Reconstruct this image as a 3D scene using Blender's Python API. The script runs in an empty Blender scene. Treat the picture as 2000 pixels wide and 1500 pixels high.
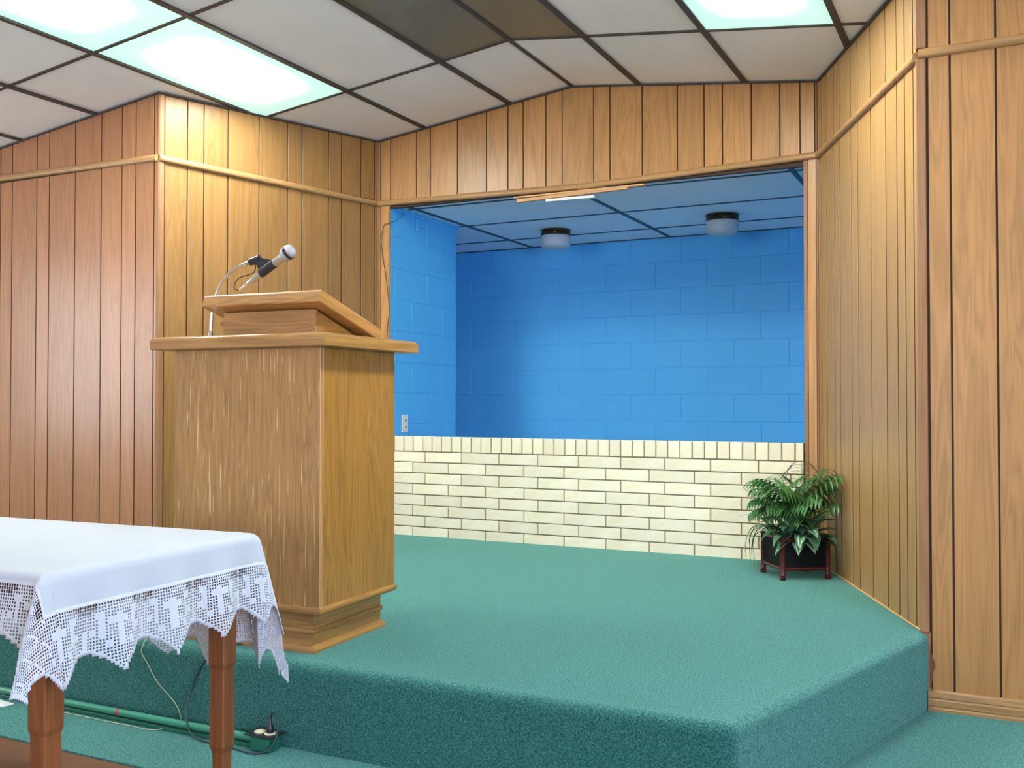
import bpy, bmesh, math, random
from math import sin, cos, pi, radians, hypot, atan2, sqrt
from mathutils import Vector, Matrix
random.seed(7)
S = bpy.context.scene
COL = S.collection

# ------------------------------------------------------------------ camera, world, light, exposure
cam_d = bpy.data.cameras.new('camera'); cam = bpy.data.objects.new('camera', cam_d); COL.objects.link(cam)
_R = Vector((0.8963, 0.4434, -0.0003)); _F = Vector((-0.44341, 0.89615, 0.01710)); _F.normalize()
_R = (_R - _F * _R.dot(_F)).normalized(); _U = _R.cross(_F)
M3 = Matrix((_R, _U, -_F)).transposed()
cam.matrix_world = Matrix.Translation((3.6625, -5.4051, 0.862)) @ M3.to_4x4()
cam_d.sensor_fit = 'HORIZONTAL'; cam_d.sensor_width = 36.0; cam_d.lens = 1929.18 / 2000 * 36
cam_d.clip_start = 0.05; cam_d.clip_end = 100
S.camera = cam
W_ = bpy.data.worlds.new('world'); S.world = W_; W_.use_nodes = True
W_.node_tree.nodes['Background'].inputs[0].default_value = (0.7, 0.85, 1.0, 1)
W_.node_tree.nodes['Background'].inputs[1].default_value = 0.0
def area(name, loc, rot, sx, sy, power, col):
    d = bpy.data.lights.new(name, 'AREA'); d.shape = 'RECTANGLE'; d.size = sx; d.size_y = sy; d.energy = power; d.color = col
    o = bpy.data.objects.new(name, d); COL.objects.link(o); o.location = loc; o.rotation_euler = rot
    return o
# area lights added as daylight, just inside unseen, made-up windows on three walls
area('added_daylight_right', (5.9, -5.5, 1.2), (0, radians(90), 0), 1.3, 2.6, 150, (0.55, 0.70, 1.0))
area('added_daylight_left', (-3.12, -3.9, 1.25), (0, radians(-90), 0), 1.3, 1.9, 48, (0.80, 0.92, 1.0))
area('added_daylight_rear', (1.0, -10.4, 1.2), (radians(90), 0, 0), 4.2, 1.4, 100, (0.95, 0.95, 1.0))
LAMP_HOT, LAMP_EDGE = 50.0, 1.0
S.view_settings.view_transform = 'Standard'; S.view_settings.look = 'None'
S.view_settings.exposure = 0.6; S.view_settings.gamma = 1.0; S.view_settings.use_curve_mapping = False
S.cycles.max_bounces = 8; S.cycles.diffuse_bounces = 6; S.cycles.glossy_bounces = 4; S.cycles.transmission_bounces = 4
S.cycles.use_denoising = True; S.cycles.sample_clamp_indirect = 6

# ------------------------------------------------------------------ materials
class NT:
    def __init__(s, name):
        s.m = bpy.data.materials.new(name); s.m.use_nodes = True; s.t = s.m.node_tree; s.n = s.t.nodes; s.l = s.t.links
        s.b = s.n['Principled BSDF']; s.out = s.n['Material Output']
    def new(s, ty, **kw):
        n = s.n.new(ty)
        for k, v in kw.items(): setattr(n, k, v)
        return n
    def ln(s, a, b): s.l.new(a, b)
    def math(s, op, a, b=None, c=None, clamp=False):
        n = s.new('ShaderNodeMath', operation=op, use_clamp=clamp)
        for i, v in enumerate((a, b, c)):
            if v is None: continue
            if isinstance(v, (int, float)): n.inputs[i].default_value = v
            else: s.ln(v, n.inputs[i])
        return n.outputs[0]
    def mapping(s, vec, scale):
        n = s.new('ShaderNodeMapping'); s.ln(vec, n.inputs[0]); n.inputs['Scale'].default_value = scale; return n.outputs[0]
    def noise(s, vec, scale=1, detail=3, rough=.55, dist=0):
        n = s.new('ShaderNodeTexNoise'); s.ln(vec, n.inputs['Vector'])
        n.inputs['Scale'].default_value = scale; n.inputs['Detail'].default_value = detail
        n.inputs['Roughness'].default_value = rough; n.inputs['Distortion'].default_value = dist
        return n.outputs['Fac']
    def ramp(s, fac, stops):
        n = s.new('ShaderNodeValToRGB'); e = n.color_ramp.elements
        while len(e) < len(stops): e.new(.5)
        for i, (p, c) in enumerate(stops):
            e[i].position = p; e[i].color = (*c, 1) if len(c) == 3 else c
        s.ln(fac, n.inputs[0]); return n.outputs[0]
    def mix(s, fac, a, b, blend='MIX'):
        n = s.new('ShaderNodeMix', data_type='RGBA', blend_type=blend)
        for i, v in ((0, fac), (6, a), (7, b)):
            if isinstance(v, (int, float)): n.inputs[i].default_value = v
            elif isinstance(v, tuple): n.inputs[i].default_value = (*v, 1) if len(v) == 3 else v
            else: s.ln(v, n.inputs[i])
        return n.outputs[2]
    def bump(s, h, strength=.3, dist=.002):
        n = s.new('ShaderNodeBump'); n.inputs['Strength'].default_value = strength; n.inputs['Distance'].default_value = dist
        s.ln(h, n.inputs['Height']); s.ln(n.outputs[0], s.b.inputs['Normal'])
    def obj(s):
        n = s.new('ShaderNodeTexCoord'); return n.outputs['Object']
    def rnd(s):
        return s.new('ShaderNodeObjectInfo').outputs['Random']
    def set(s, **kw):
        for k, v in kw.items():
            i = s.b.inputs[k]
            if isinstance(v, (int, float, tuple)): i.default_value = (*v, 1) if isinstance(v, tuple) and len(v) == 3 else v
            else: s.ln(v, i)
        return s.m

def lin(r, g, b):
    f = lambda c: c / 12.92 if c <= .04045 else ((c + .055) / 1.055) ** 2.4
    return (f(r / 255), f(g / 255), f(b / 255))
def mul(c, k): return tuple(x * k for x in c)

def plain(name, col, rough=.6, metal=0, bump=0, bscale=80, var=.08, spec=.5):
    t = NT(name); v = t.obj(); n = t.noise(v, bscale, 3)
    c = t.ramp(n, [(.3, mul(col, 1 - var)), (.7, mul(col, 1 + var))])
    if bump: t.bump(n, bump)
    t.set(**{'Base Color': c, 'Roughness': rough, 'Metallic': metal, 'Specular IOR Level': spec}); return t.m

def wood(name, base, axis='z', contrast=1.0, rough=.38, scale=1.0, piece_var=.12, scratches=0.0, coat=0.0, bandf=10):
    """veneer: long fibres and drifting bands along `axis`"""
    t = NT(name); v = t.obj(); r = t.rnd()
    off = t.new('ShaderNodeVectorMath', operation='ADD'); t.ln(v, off.inputs[0])
    cmb = t.new('ShaderNodeCombineXYZ')
    for i, k in enumerate((13.1, 7.7, 23.3)): t.ln(t.math('MULTIPLY', r, k), cmb.inputs[i])
    t.ln(cmb.outputs[0], off.inputs[1]); v = off.outputs[0]
    def sc(a, l):
        s = [a, a, a]; s['xyz'.index(axis)] = l; return tuple(x * scale for x in s)
    band = t.noise(t.mapping(v, sc(bandf, .055 * bandf)), 1, 2, .5, 1.2)
    rings = t.math('FRACT', t.math('MULTIPLY', band, 9.0))
    rings = t.math('ABSOLUTE', t.math('SUBTRACT', t.math('MULTIPLY', rings, 2), 1))
    fib = t.noise(t.mapping(v, sc(170, 5)), 1, 3, .6)
    fine = t.noise(t.mapping(v, sc(420, 14)), 1, 2, .6)
    f = t.math('ADD', t.math('MULTIPLY', rings, .26), t.math('ADD', t.math('MULTIPLY', fib, .45), t.math('ADD', t.math('MULTIPLY', band, .25), t.math('MULTIPLY', fine, .12))))
    k = .34 * contrast
    c = t.ramp(f, [(.28, mul(base, 1 - k)), (.52, base), (.8, tuple(min(1, x * (1 + k * .75)) for x in base))])
    tone = t.math('ADD', 1 - piece_var / 2, t.math('MULTIPLY', t.math('FRACT', t.math('MULTIPLY', r, 17.3)), piece_var))
    c = t.mix(1.0, c, (1, 1, 1), 'MULTIPLY')
    vm = t.new('ShaderNodeVectorMath', operation='SCALE'); t.ln(c, vm.inputs[0]); t.ln(tone, vm.inputs[3]); c = vm.outputs[0]
    if scratches:
        sn = t.noise(t.mapping(v, sc(190, 5.0)), 1, 2, .5)
        patch = t.noise(t.mapping(v, sc(5, 2.5)), 1, 2)
        m = t.math('MULTIPLY', t.math('GREATER_THAN', sn, .665), t.math('MULTIPLY', t.math('GREATER_THAN', patch, .42), scratches))
        c = t.mix(m, c, lin(226, 192, 140))
    t.bump(fib, .12, .0015)
    t.set(**{'Base Color': c, 'Roughness': rough, 'Specular IOR Level': .45, 'Coat Weight': coat, 'Coat Roughness': .25}); return t.m

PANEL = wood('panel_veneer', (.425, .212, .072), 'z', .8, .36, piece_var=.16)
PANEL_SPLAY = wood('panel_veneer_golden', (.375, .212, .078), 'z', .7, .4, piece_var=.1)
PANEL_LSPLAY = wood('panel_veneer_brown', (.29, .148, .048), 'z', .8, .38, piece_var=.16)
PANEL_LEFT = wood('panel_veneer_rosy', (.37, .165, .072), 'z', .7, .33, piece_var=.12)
TRIMWOOD = wood('trim_wood', (.40, .22, .085), 'x', .9, .38)
TRIMWOOD_Y = wood('trim_wood_y', (.40, .22, .085), 'y', .9, .38)
CORNERWOOD = wood('corner_wood', (.30, .145, .06), 'z', .7, .6)
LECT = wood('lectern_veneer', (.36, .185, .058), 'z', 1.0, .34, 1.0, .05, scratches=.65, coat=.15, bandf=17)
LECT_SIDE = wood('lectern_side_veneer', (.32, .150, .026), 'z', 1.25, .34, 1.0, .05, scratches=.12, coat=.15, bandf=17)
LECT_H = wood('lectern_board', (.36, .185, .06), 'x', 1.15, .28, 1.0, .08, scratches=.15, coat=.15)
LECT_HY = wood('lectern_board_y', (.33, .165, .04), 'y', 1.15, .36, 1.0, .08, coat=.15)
TABLEWOOD = wood('table_wood', (.205, .07, .022), 'z', 1.0, .36, 1.0, .06)
SHIM = wood('raw_pine', (.62, .34, .14), 'x', .5, .6)
GROOVE = plain('dark_groove_board', (.05, .022, .010), .8)  # dark stain of the plank grooves, also used for backing boards
TEE = plain('ceiling_tee', (.055, .042, .034), .55)
TEE_BLUE = plain('alcove_tee', (.03, .07, .10), .55)
def tile_mat(name, col):
    t = NT(name); v = t.obj(); r = t.rnd()
    n = t.noise(v, 3.0, 3); n2 = t.noise(v, 260, 2)
    c = t.ramp(n, [(.3, mul(col, .97)), (.7, mul(col, 1.02))])
    t.bump(n2, .12, .001); return t.set(**{'Base Color': c, 'Roughness': .85, 'Specular IOR Level': .2})
TILE = tile_mat('ceiling_board', (.92, .85, .80))
TILE_ALC = tile_mat('alcove_ceiling_board', (.86, .90, .92))
def paint_mat():
    t = NT('blue_masonry_paint'); v = t.obj()
    n = t.noise(v, 120, 4, .65); n2 = t.noise(v, 2.2, 3)
    c = t.ramp(n2, [(.3, (.105, .50, .91)), (.7, (.118, .53, .95))])
    t.bump(n, .45, .0035); return t.set(**{'Base Color': c, 'Roughness': .55, 'Specular IOR Level': .35})
BLUE = paint_mat()
def brick_mat():
    t = NT('cream_brick'); v = t.obj(); r = t.rnd()
    n = t.noise(v, 260, 4, .7); n2 = t.noise(v, 9, 3)
    a = t.ramp(n2, [(.3, (.84, .76, .52)), (.7, (.89, .84, .66))])
    c = t.mix(t.math('MULTIPLY', t.math('LESS_THAN', n, .42), .5), a, (.50, .38, .18))
    vm = t.new('ShaderNodeVectorMath', operation='SCALE'); t.ln(c, vm.inputs[0]); t.ln(t.math('ADD', .90, t.math('MULTIPLY', r, .14)), vm.inputs[3])
    t.bump(n, .6, .002); return t.set(**{'Base Color': vm.outputs[0], 'Roughness': .8, 'Specular IOR Level': .25})
BRICK = brick_mat()
MORTAR = plain('mortar', (.27, .23, .16), .9, bump=.4, bscale=300)
def carpet_mat(name, dark, mid, light):
    t = NT(name); v = t.obj()
    n = t.noise(v, 180, 4, .75); n2 = t.noise(v, 330, 2, .6); n3 = t.noise(v, 1.6, 3)
    f = t.math('ADD', t.math('MULTIPLY', n, .6), t.math('MULTIPLY', n2, .4))
    c = t.ramp(f, [(.38, dark), (.5, mid), (.62, light)])
    vm = t.new('ShaderNodeVectorMath', operation='SCALE'); t.ln(c, vm.inputs[0]); t.ln(t.math('ADD', .88, t.math('MULTIPLY', n3, .24)), vm.inputs[3])
    t.bump(f, 1.0, .006)
    t.set(**{'Base Color': vm.outputs[0], 'Roughness': .95, 'Specular IOR Level': .1, 'Sheen Weight': .95, 'Sheen Roughness': .45})
    t.ln(t.ramp(f, [(.40, (.12, .50, .40)), (.5, (.33, .82, .68)), (.60, (.65, 1.0, .90))]), t.b.inputs['Sheen Tint']); return t.m
CARPET = carpet_mat('green_carpet', (.006, .050, .044), (.019, .108, .094), (.068, .225, .196))
BROWNFLOOR = wood('brown_floor', (.15, .062, .026), 'x', .5, .4)
CLOTH = None
def cloth_mat():
    t = NT('white_linen'); v = t.obj(); n = t.noise(v, 7, 4, .6); w = t.noise(v, 700, 1)
    t.bump(t.math('ADD', n, t.math('MULTIPLY', w, .04)), .22, .012)
    return t.set(**{'Base Color': (.46, .495, .54), 'Roughness': .8, 'Specular IOR Level': .2})
CLOTH = cloth_mat()
LACE = plain('crochet_cotton', (.54, .57, .62), .85, bump=.5, bscale=500, var=.05)
CHROME = plain('chrome', (.62, .62, .62), .22, 1.0)
SILVER = plain('silver_body', (.46, .455, .43), .34, .9)
MESHSTEEL = plain('grille_steel', (.42, .43, .45), .42, .7, .8, 900)
BLACK = plain('black_plastic', (.012, .012, .016), .38)
BLACKPANEL = plain('black_panel', (.006, .008, .008), .6, spec=.15)
RED = plain('red_lacquer', (.085, .012, .010), .28)
WHITE = plain('white_plastic', (.80, .80, .78), .45)
CREAM = plain('cream_plastic', (.78, .72, .50), .45)
PIPE = plain('green_painted_pipe', (.045, .25, .155), .3)
BOXGREEN = plain('green_painted_box', (.012, .13, .075), .4)
BRONZE = plain('bronze_band', (.06, .038, .016), .28, .8)
BRASS = plain('brass', (.60, .42, .16), .3, .9)
SOIL = plain('potting_soil', (.03, .02, .012), .95, bump=1, bscale=120)
WIRE_PALE = plain('pale_wire', (.33, .40, .26), .6)
WIRE_DARK = plain('dark_wire', (.018, .04, .05), .45)
WIRE_GREY = plain('grey_wire', (.16, .19, .19), .5)
REDTAPE = plain('red_tape', (.45, .05, .06), .5)
BAREWOOD = plain('torn_veneer', (.20, .055, .018), .6)
SIDEWALL = plain('hall_wall_cream', (.74, .69, .60), .7, bscale=4)
def glass_mat():
    t = NT('frosted_glass'); v = t.obj(); n = t.noise(v, 300, 2)
    t.bump(n, .2, .001)
    return t.set(**{'Base Color': (.74, .80, .84), 'Roughness': .5, 'Transmission Weight': .35, 'Specular IOR Level': .5})
FROST = glass_mat()
def unlit_mat():
    t = NT('unlit_acrylic'); v = t.obj(); n = t.noise(v, 3, 3)
    c = t.ramp(n, [(.3, (.17, .135, .075)), (.7, (.23, .19, .105))])
    return t.set(**{'Base Color': c, 'Roughness': .38})
UNLIT = unlit_mat()
def lamp_mat(name, hx, hy):
    t = NT(name); v = t.obj(); sep = t.new('ShaderNodeSeparateXYZ'); t.ln(v, sep.inputs[0])
    def edge(c, h, soft):
        d = t.math('SUBTRACT', h, t.math('ABSOLUTE', c)); n = t.new('ShaderNodeMapRange', interpolation_type='SMOOTHSTEP')
        t.ln(d, n.inputs[0]); n.inputs[1].default_value = .0; n.inputs[2].default_value = soft; return n.outputs[0]
    f = t.math('MULTIPLY', edge(sep.outputs[0], hx, .21), edge(sep.outputs[1], hy, .44))
    col = t.mix(t.math('POWER', f, 1.6), (.55, .97, .86), (1.0, 1.0, .965))
    st = t.math('ADD', LAMP_EDGE * .5, t.math('MULTIPLY', t.math('POWER', f, 3.4), LAMP_HOT))
    return t.set(**{'Base Color': (.6, .7, .66), 'Roughness': .4, 'Emission Color': col, 'Emission Strength': st})
LAMP = lamp_mat('lit_acrylic', .292, .598)

# ------------------------------------------------------------------ mesh helpers
class MB:
    def __init__(s): s.v = []; s.f = []; s.uv = None
    def add(s, vs, fs):
        o = len(s.v); s.v += [tuple(v) for v in vs]; s.f += [tuple(i + o for i in f) for f in fs]; return s
    def box(s, x0, x1, y0, y1, z0, z1, b=0):
        if b <= 0:
            vs = [(x, y, z) for z in (z0, z1) for y in (y0, y1) for x in (x0, x1)]
            return s.add(vs, [(0, 2, 3, 1), (4, 5, 7, 6), (0, 1, 5, 4), (2, 6, 7, 3), (0, 4, 6, 2), (1, 3, 7, 5)])
        bm = bmesh.new(); bmesh.ops.create_cube(bm, size=1)
        for v in bm.verts: v.co = Vector((x0 + (v.co.x + .5) * (x1 - x0), y0 + (v.co.y + .5) * (y1 - y0), z0 + (v.co.z + .5) * (z1 - z0)))
        bmesh.ops.bevel(bm, geom=list(bm.edges), offset=b, segments=1, affect='EDGES', profile=.5)
        bm.verts.index_update()
        s.add([v.co[:] for v in bm.verts], [[v.index for v in f.verts] for f in bm.faces]); bm.free(); return s
    def loft(s, rings, cap=True, closed=True):
        n = len(rings[0]); vs = [p for r in rings for p in r]; fs = []
        for i in range(len(rings) - 1):
            for j in range(n if closed else n - 1):
                k = (j + 1) % n; fs.append((i * n + j, i * n + k, (i + 1) * n + k, (i + 1) * n + j))
        if cap: fs.append(tuple(range(n))[::-1]); fs.append(tuple(range((len(rings) - 1) * n, len(rings) * n)))
        return s.add(vs, fs)
    def tube(s, pts, r, n=8, cap=True):
        pts = [Vector(p) for p in pts]; rings = []; up = None
        for i, p in enumerate(pts):
            d = (pts[min(i + 1, len(pts) - 1)] - pts[max(i - 1, 0)]).normalized()
            if up is None: up = Vector((0, 0, 1)) if abs(d.z) < .9 else Vector((1, 0, 0))
            a = d.cross(up).normalized(); up = a.cross(d).normalized()
            rr = r[i] if isinstance(r, (list, tuple)) else r
            rings.append([p + (a * cos(2 * pi * k / n) + up * sin(2 * pi * k / n)) * rr for k in range(n)])
        return s.loft(rings, cap)
    def lathe(s, prof, c=(0, 0, 0), n=28, ax=None):
        """prof: (radius, height) list about +Z through c, or about axis ax"""
        c = Vector(c); Q = Vector((0, 0, 1)).rotation_difference(Vector(ax).normalized()).to_matrix() if ax else Matrix.Identity(3)
        return s.loft([[c + Q @ Vector((max(r, 1e-5) * cos(2 * pi * k / n), max(r, 1e-5) * sin(2 * pi * k / n), h)) for k in range(n)] for r, h in prof])
    def sweep(s, path, prof, closed=False):
        """prof (out, up) swept along an XY path at heights; out = to the right of the direction of travel. path points (x,y,z)"""
        rings = []; P = [Vector(p) for p in path]; N = len(P)
        for i in range(N):
            a = P[i] - P[i - 1] if (i > 0 or closed) else None
            b = P[(i + 1) % N] - P[i] if (i < N - 1 or closed) else None
            na = Vector((a.y, -a.x, 0)).normalized() if a is not None else None
            nb = Vector((b.y, -b.x, 0)).normalized() if b is not None else None
            if na is None: m = nb
            elif nb is None: m = na
            else:
                m = (na + nb).normalized(); m = m / max(.3, m.dot(na))
            rings.append([P[i] + m * o + Vector((0, 0, u)) for o, u in prof])
        if closed: rings.append(rings[0])
        return s.loft(rings, cap=not closed)
def smooth_path(pts, k=6):
    P = [Vector(p) for p in pts]; out = []
    for i in range(len(P) - 1):
        p0, p1, p2, p3 = P[max(i - 1, 0)], P[i], P[i + 1], P[min(i + 2, len(P) - 1)]
        for j in range(k):
            t = j / k
            out.append(.5 * ((2 * p1) + (p2 - p0) * t + (2 * p0 - 5 * p1 + 4 * p2 - p3) * t * t + (3 * p1 - p0 - 3 * p2 + p3) * t ** 3))
    out.append(P[-1]); return out
def mesh(name, mb, mat, smooth=False):
    me = bpy.data.meshes.new(name); me.from_pydata(mb.v, [], mb.f); me.materials.append(mat)
    bm = bmesh.new(); bm.from_mesh(me)
    if mb.uv is None: bmesh.ops.recalc_face_normals(bm, faces=bm.faces[:])
    bm.to_mesh(me); bm.free()
    if mb.uv is not None:
        u = me.uv_layers.new(name='leaf')
        for l in me.loops: u.data[l.index].uv = mb.uv[l.vertex_index]
    if smooth: me.shade_smooth()
    me.update(); return me
def obj(name, mb, mat, parent=None, loc=(0, 0, 0), smooth=False, sharp=None):
    me = mb if isinstance(mb, bpy.types.Mesh) else mesh(name, mb, mat, smooth)
    if smooth and sharp: me.set_sharp_from_angle(angle=radians(sharp))
    o = bpy.data.objects.new(name, me); COL.objects.link(o); o.location = loc
    if parent is not None: o.parent = parent
    return o
def struct(name, mb, mat, **kw):
    o = obj(name, mb, mat, **kw); o['kind'] = 'structure'; return o
def tag(o, label, cat, group=None):
    o['label'] = label; o['category'] = cat
    if group: o['group'] = group
    return o
def thing(name, label, cat, loc=(0, 0, 0), rz=0, group=None):
    o = bpy.data.objects.new(name, None); COL.objects.link(o); o.location = loc; o.rotation_euler = (0, 0, rz); o.empty_display_size = .05
    return tag(o, label, cat, group)

# ------------------------------------------------------------------ room dimensions (metres, z = 0 on the platform)
OW = 2.813                       # width of the wall over the alcove
XL, YL = -.388, -1.507           # left front corner
XR, YR = 3.398, -1.404           # right front corner
FL = -.29                        # hall floor
RX, RZ, SL = 1.39, 2.738, .1217  # ridge and slope of the ceiling
ZT = 2.149                       # underside of the wall moulding
SX0, SX1, SY = -3.2, 6.0, -10.5  # hall side walls and rear wall
def zc(x): return RZ - SL * abs(x - RX)

# hall floor, carpet and platform
struct('floor', MB().box(SX0, SX1, SY, -3.13, FL - .06, FL), BROWNFLOOR)
struct('floor_carpet', MB().box(SX0, SX1, -3.13, 0, FL - .06, FL + .006), CARPET)
def platform():
    # plan: left end, front edge, angled right edge; nosed top edge
    pts = [(SX0, -2.79), (3.02, -2.79), (3.417, -1.392)]
    prof = [(0, FL - .02), (0, -.05)] + [(-.034 + .034 * cos(a), -.034 + .034 * sin(a)) for a in [radians(d) for d in (0, 18, 36, 54, 72, 90)]]
    m = MB(); rings = []
    dirs = []
    for i in range(3):
        a = (Vector(pts[i]) - Vector(pts[i - 1])).normalized() if i > 0 else None
        b = (Vector(pts[i + 1]) - Vector(pts[i])).normalized() if i < 2 else None
        na = Vector((a.y, -a.x)) if a else None; nb = Vector((b.y, -b.x)) if b else None
        n = nb if na is None else na if nb is None else (na + nb) / (1 + na.dot(nb))
        if i == 2: n = Vector((1.04, 0))
        dirs.append(n)
    # round the outer corner of the carpet a little
    plan = [(Vector(pts[0]), dirs[0])]
    c = Vector(pts[1]); n1 = Vector((0, -1)); d2 = (Vector(pts[2]) - c).normalized(); n2 = Vector((d2.y, -d2.x)); rad = .05
    k = (n1 + n2) / (1 + n1.dot(n2)); cen = c - k * rad
    a1 = atan2(n1.y, n1.x); a2 = atan2(n2.y, n2.x)
    for j in range(6):
        a = a1 + (a2 - a1) * j / 5; n = Vector((cos(a), sin(a))); plan.append((cen + n * rad, n))
    plan.append((Vector(pts[2]), dirs[2]))
    rings = [[(p.x + n.x * o, p.y + n.y * o, z) for o, z in prof] for p, n in plan]
    m.loft(rings, cap=False, closed=False)
    top = [r[-1] for r in rings]
    m.add(top + [(2.85, .02, 0), (SX0, .02, 0)], [tuple(range(len(top) + 2))])
    return m
struct('floor_platform', platform(), CARPET, smooth=True, sharp=40)

# ------------------------------------------------------------------ planked walls
def plank(parent, A, D, s0, s1, zb0, zb1, zt0, zt1, mat, th=.006, gap=.0065, ch=.0012):
    """one veneer plank; A origin, D unit direction along the wall, outward normal to the right of D"""
    N = (D[1], -D[0]); g = gap / 2
    def p(s, z, o): return (A[0] + D[0] * s + N[0] * o, A[1] + D[1] * s + N[1] * o, z)
    s0 += g; s1 -= g
    back = [p(s0, zb0, 0), p(s1, zb1, 0), p(s1, zt1, 0), p(s0, zt0, 0)]
    mid = [p(s0, zb0, th - ch), p(s1, zb1, th - ch), p(s1, zt1, th - ch), p(s0, zt0, th - ch)]
    fr = [p(s0 + ch, zb0, th), p(s1 - ch, zb1, th), p(s1 - ch, zt1, th), p(s0 + ch, zt0, th)]
    m = MB(); m.loft([back, mid, fr]); o = obj('plank', m, mat, parent); o.data.materials.append(GROOVE)
    o.data.polygons[0].material_index = o.data.polygons[2].material_index = 0
    for k in (1, 3): o.data.polygons[k].material_index = 1
    return o
def wallslab(name, A, D, s0, s1, prof_top, z0, th=.09, mat=GROOVE):
    """backing of a wall, behind the planks. prof_top: list of (s, z) along its top"""
    N = (D[1], -D[0]); m = MB()
    pts = [(s0, z0)] + [(s1, z0)] + list(prof_top)[::-1]
    f = [(A[0] + D[0] * s - N[0] * .0, A[1] + D[1] * s - N[1] * .0, z) for s, z in pts]
    b = [(x - N[0] * th, y - N[1] * th, z) for x, y, z in f]
    m.loft([b, f]); return struct(name, m, mat)
def unit(a, b):
    d = hypot(b[0] - a[0], b[1] - a[1]); return ((b[0] - a[0]) / d, (b[1] - a[1]) / d), d
ZU = ZT + .037
# wall over the alcove (header): planks sag with the moulding in the middle
HB = [(0, 2.137), (1.43, 2.112), (OW, 2.149)]
def hb(x): return HB[0][1] + (HB[1][1] - HB[0][1]) * x / 1.43 if x < 1.43 else HB[1][1] + (HB[2][1] - HB[1][1]) * (x - 1.43) / (OW - 1.43)
A = (0, .006); D = (1, 0)
wh = wallslab('wall_back', A, D, 0, OW, [(0, zc(0)), (RX, RZ), (OW, zc(OW))], 2.118, .028)
gs = [.028, .104, .302, .406, .604, .811, .96, 1.064, 1.216, 1.323, 1.523, 1.627, 1.824, 2.033, 2.187, 2.291, 2.45, 2.604, 2.71, 2.787]
for a, b in zip(gs, gs[1:]):
    if a < RX < b:
        m = MB()
        g = .00225
        q = lambda o, c: [(a + g + c, .006 - o, hb(a) + .03), (b - g - c, .006 - o, hb(b) + .03), (b - g - c, .006 - o, zc(b)), (RX, .006 - o, RZ), (a + g + c, .006 - o, zc(a))]
        m.loft([q(0, 0), q(.0048, 0), q(.006, .0012)]); obj('plank', m, PANEL, wh)
    else: plank(wh, A, D, a, b, hb(a) + .03, hb(b) + .03, zc(a), zc(b), PANEL)
# corner strips of the header
for a, b in ((.002, .012), (.014, .026), (2.790, 2.799), (2.801, 2.812)):
    obj('corner_strip', MB().box(a, b, -.006, .006, hb(a) + .03, zc(a) - .004, .0015), CORNERWOOD, wh)
# jambs either side of the alcove opening
jl = struct('wall_jamb_left', MB().box(0, .086, .006, .09, 0, 2.13), GROOVE)
for a, b in ((.002, .012), (.014, .028), (.031, .097)): obj('plank', MB().box(a, b, -.001, .007, 0, 2.14), PANEL if b > .05 else CORNERWOOD, jl)
jr = struct('wall_jamb_right', MB().box(2.73, OW, .006, .09, 0, 2.13), GROOVE)
for a, b in ((2.727, 2.746), (2.749, 2.790), (2.793, 2.801), (2.803, 2.812)): obj('plank', MB().box(a, b, -.001, .007, 0, 2.15), PANEL if b - a > .03 else CORNERWOOD, jr)
# left splayed wall
def splay(name, A, B, grooves, topz, mat, gap):
    D, L = unit(A, B)
    def zt(s): return zc(A[0] + D[0] * s)
    w = wallslab(name, A, D, 0, L, [(0, zt(0)), (L, zt(L))], 0, .08)
    for a, b in zip(grooves, grooves[1:]):
        plank(w, A, D, a, b, 0, 0, topz + .004, topz + .004, mat, gap=gap)
        plank(w, A, D, a, b, topz + .03, topz + .03, zt(a), zt(b), mat, gap=gap)
    return w, D, L
# direction of travel has the room on its right: go from the front corner inwards on the left, outwards on the right
LA, LB = (XL, YL), (0, 0); DL, LL = unit(LA, LB)
gl = [0.033, .170, .272, .427, .636, .838, .946, 1.150, 1.252, 1.412, 1.528, LL]
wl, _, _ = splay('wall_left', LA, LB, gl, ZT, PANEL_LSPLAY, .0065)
for z0, z1, w in ((0, ZT, .030), (ZU, zc(XL) - .004, .030)):
    m = MB(); N = (DL[1], -DL[0])
    def q(s, o, z): return (LA[0] + DL[0] * s + N[0] * o, LA[1] + DL[1] * s + N[1] * o, z)
    m.loft([[q(-.006, -.004, z), q(w, -.004, z), q(w, .010, z), q(w - .006, .015, z), q(.002, .015, z), q(-.006, .008, z)] for z in (z0, z1)]); obj('corner_strip', m, CORNERWOOD, wl)
RA, RB = (OW, 0), (XR, YR); DR, LR = unit(RA, RB)
gr = [0.0, .044, .147, .302, .403, .604, .715, .912, 1.123, 1.267, 1.364, 1.462, LR]
wr, _, _ = splay('wall_right', RA, RB, gr, ZT, PANEL_SPLAY, .0105)
# front walls left and right of the platform recess (travel keeps the room on the right)
FA = (SX0, YL); D0 = (1, 0)
wlf = wallslab('wall_left_front', FA, D0, 0, XL - SX0 + .012, [(0, zc(SX0)), (XL - SX0, zc(XL)), (XL - SX0 + .012, zc(XL))], FL)
gf = [-.390, -.412, -.548, -.653, -.811, -1.019, -1.231, -1.336, -1.548, -1.651, -1.80, -1.905, -2.105, -2.21, -2.41, -2.62, -2.77, -2.98, -3.19]
for b, a in zip(gf, gf[1:]):
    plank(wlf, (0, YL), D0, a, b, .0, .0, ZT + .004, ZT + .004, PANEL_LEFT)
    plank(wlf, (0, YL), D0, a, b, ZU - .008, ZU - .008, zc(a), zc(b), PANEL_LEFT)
wrf = wallslab('wall_right_front', (XR - .012, YR), D0, 0, SX1 - XR, [(0, zc(XR)), (SX1 - XR, zc(SX1))], FL)
gq = [3.424, 3.502, 3.655, 3.761, 3.966, 4.07, 4.27, 4.48, 4.63, 4.735, 4.94, 5.045, 5.25, 5.46, 5.61, 5.82, 5.99]
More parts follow.
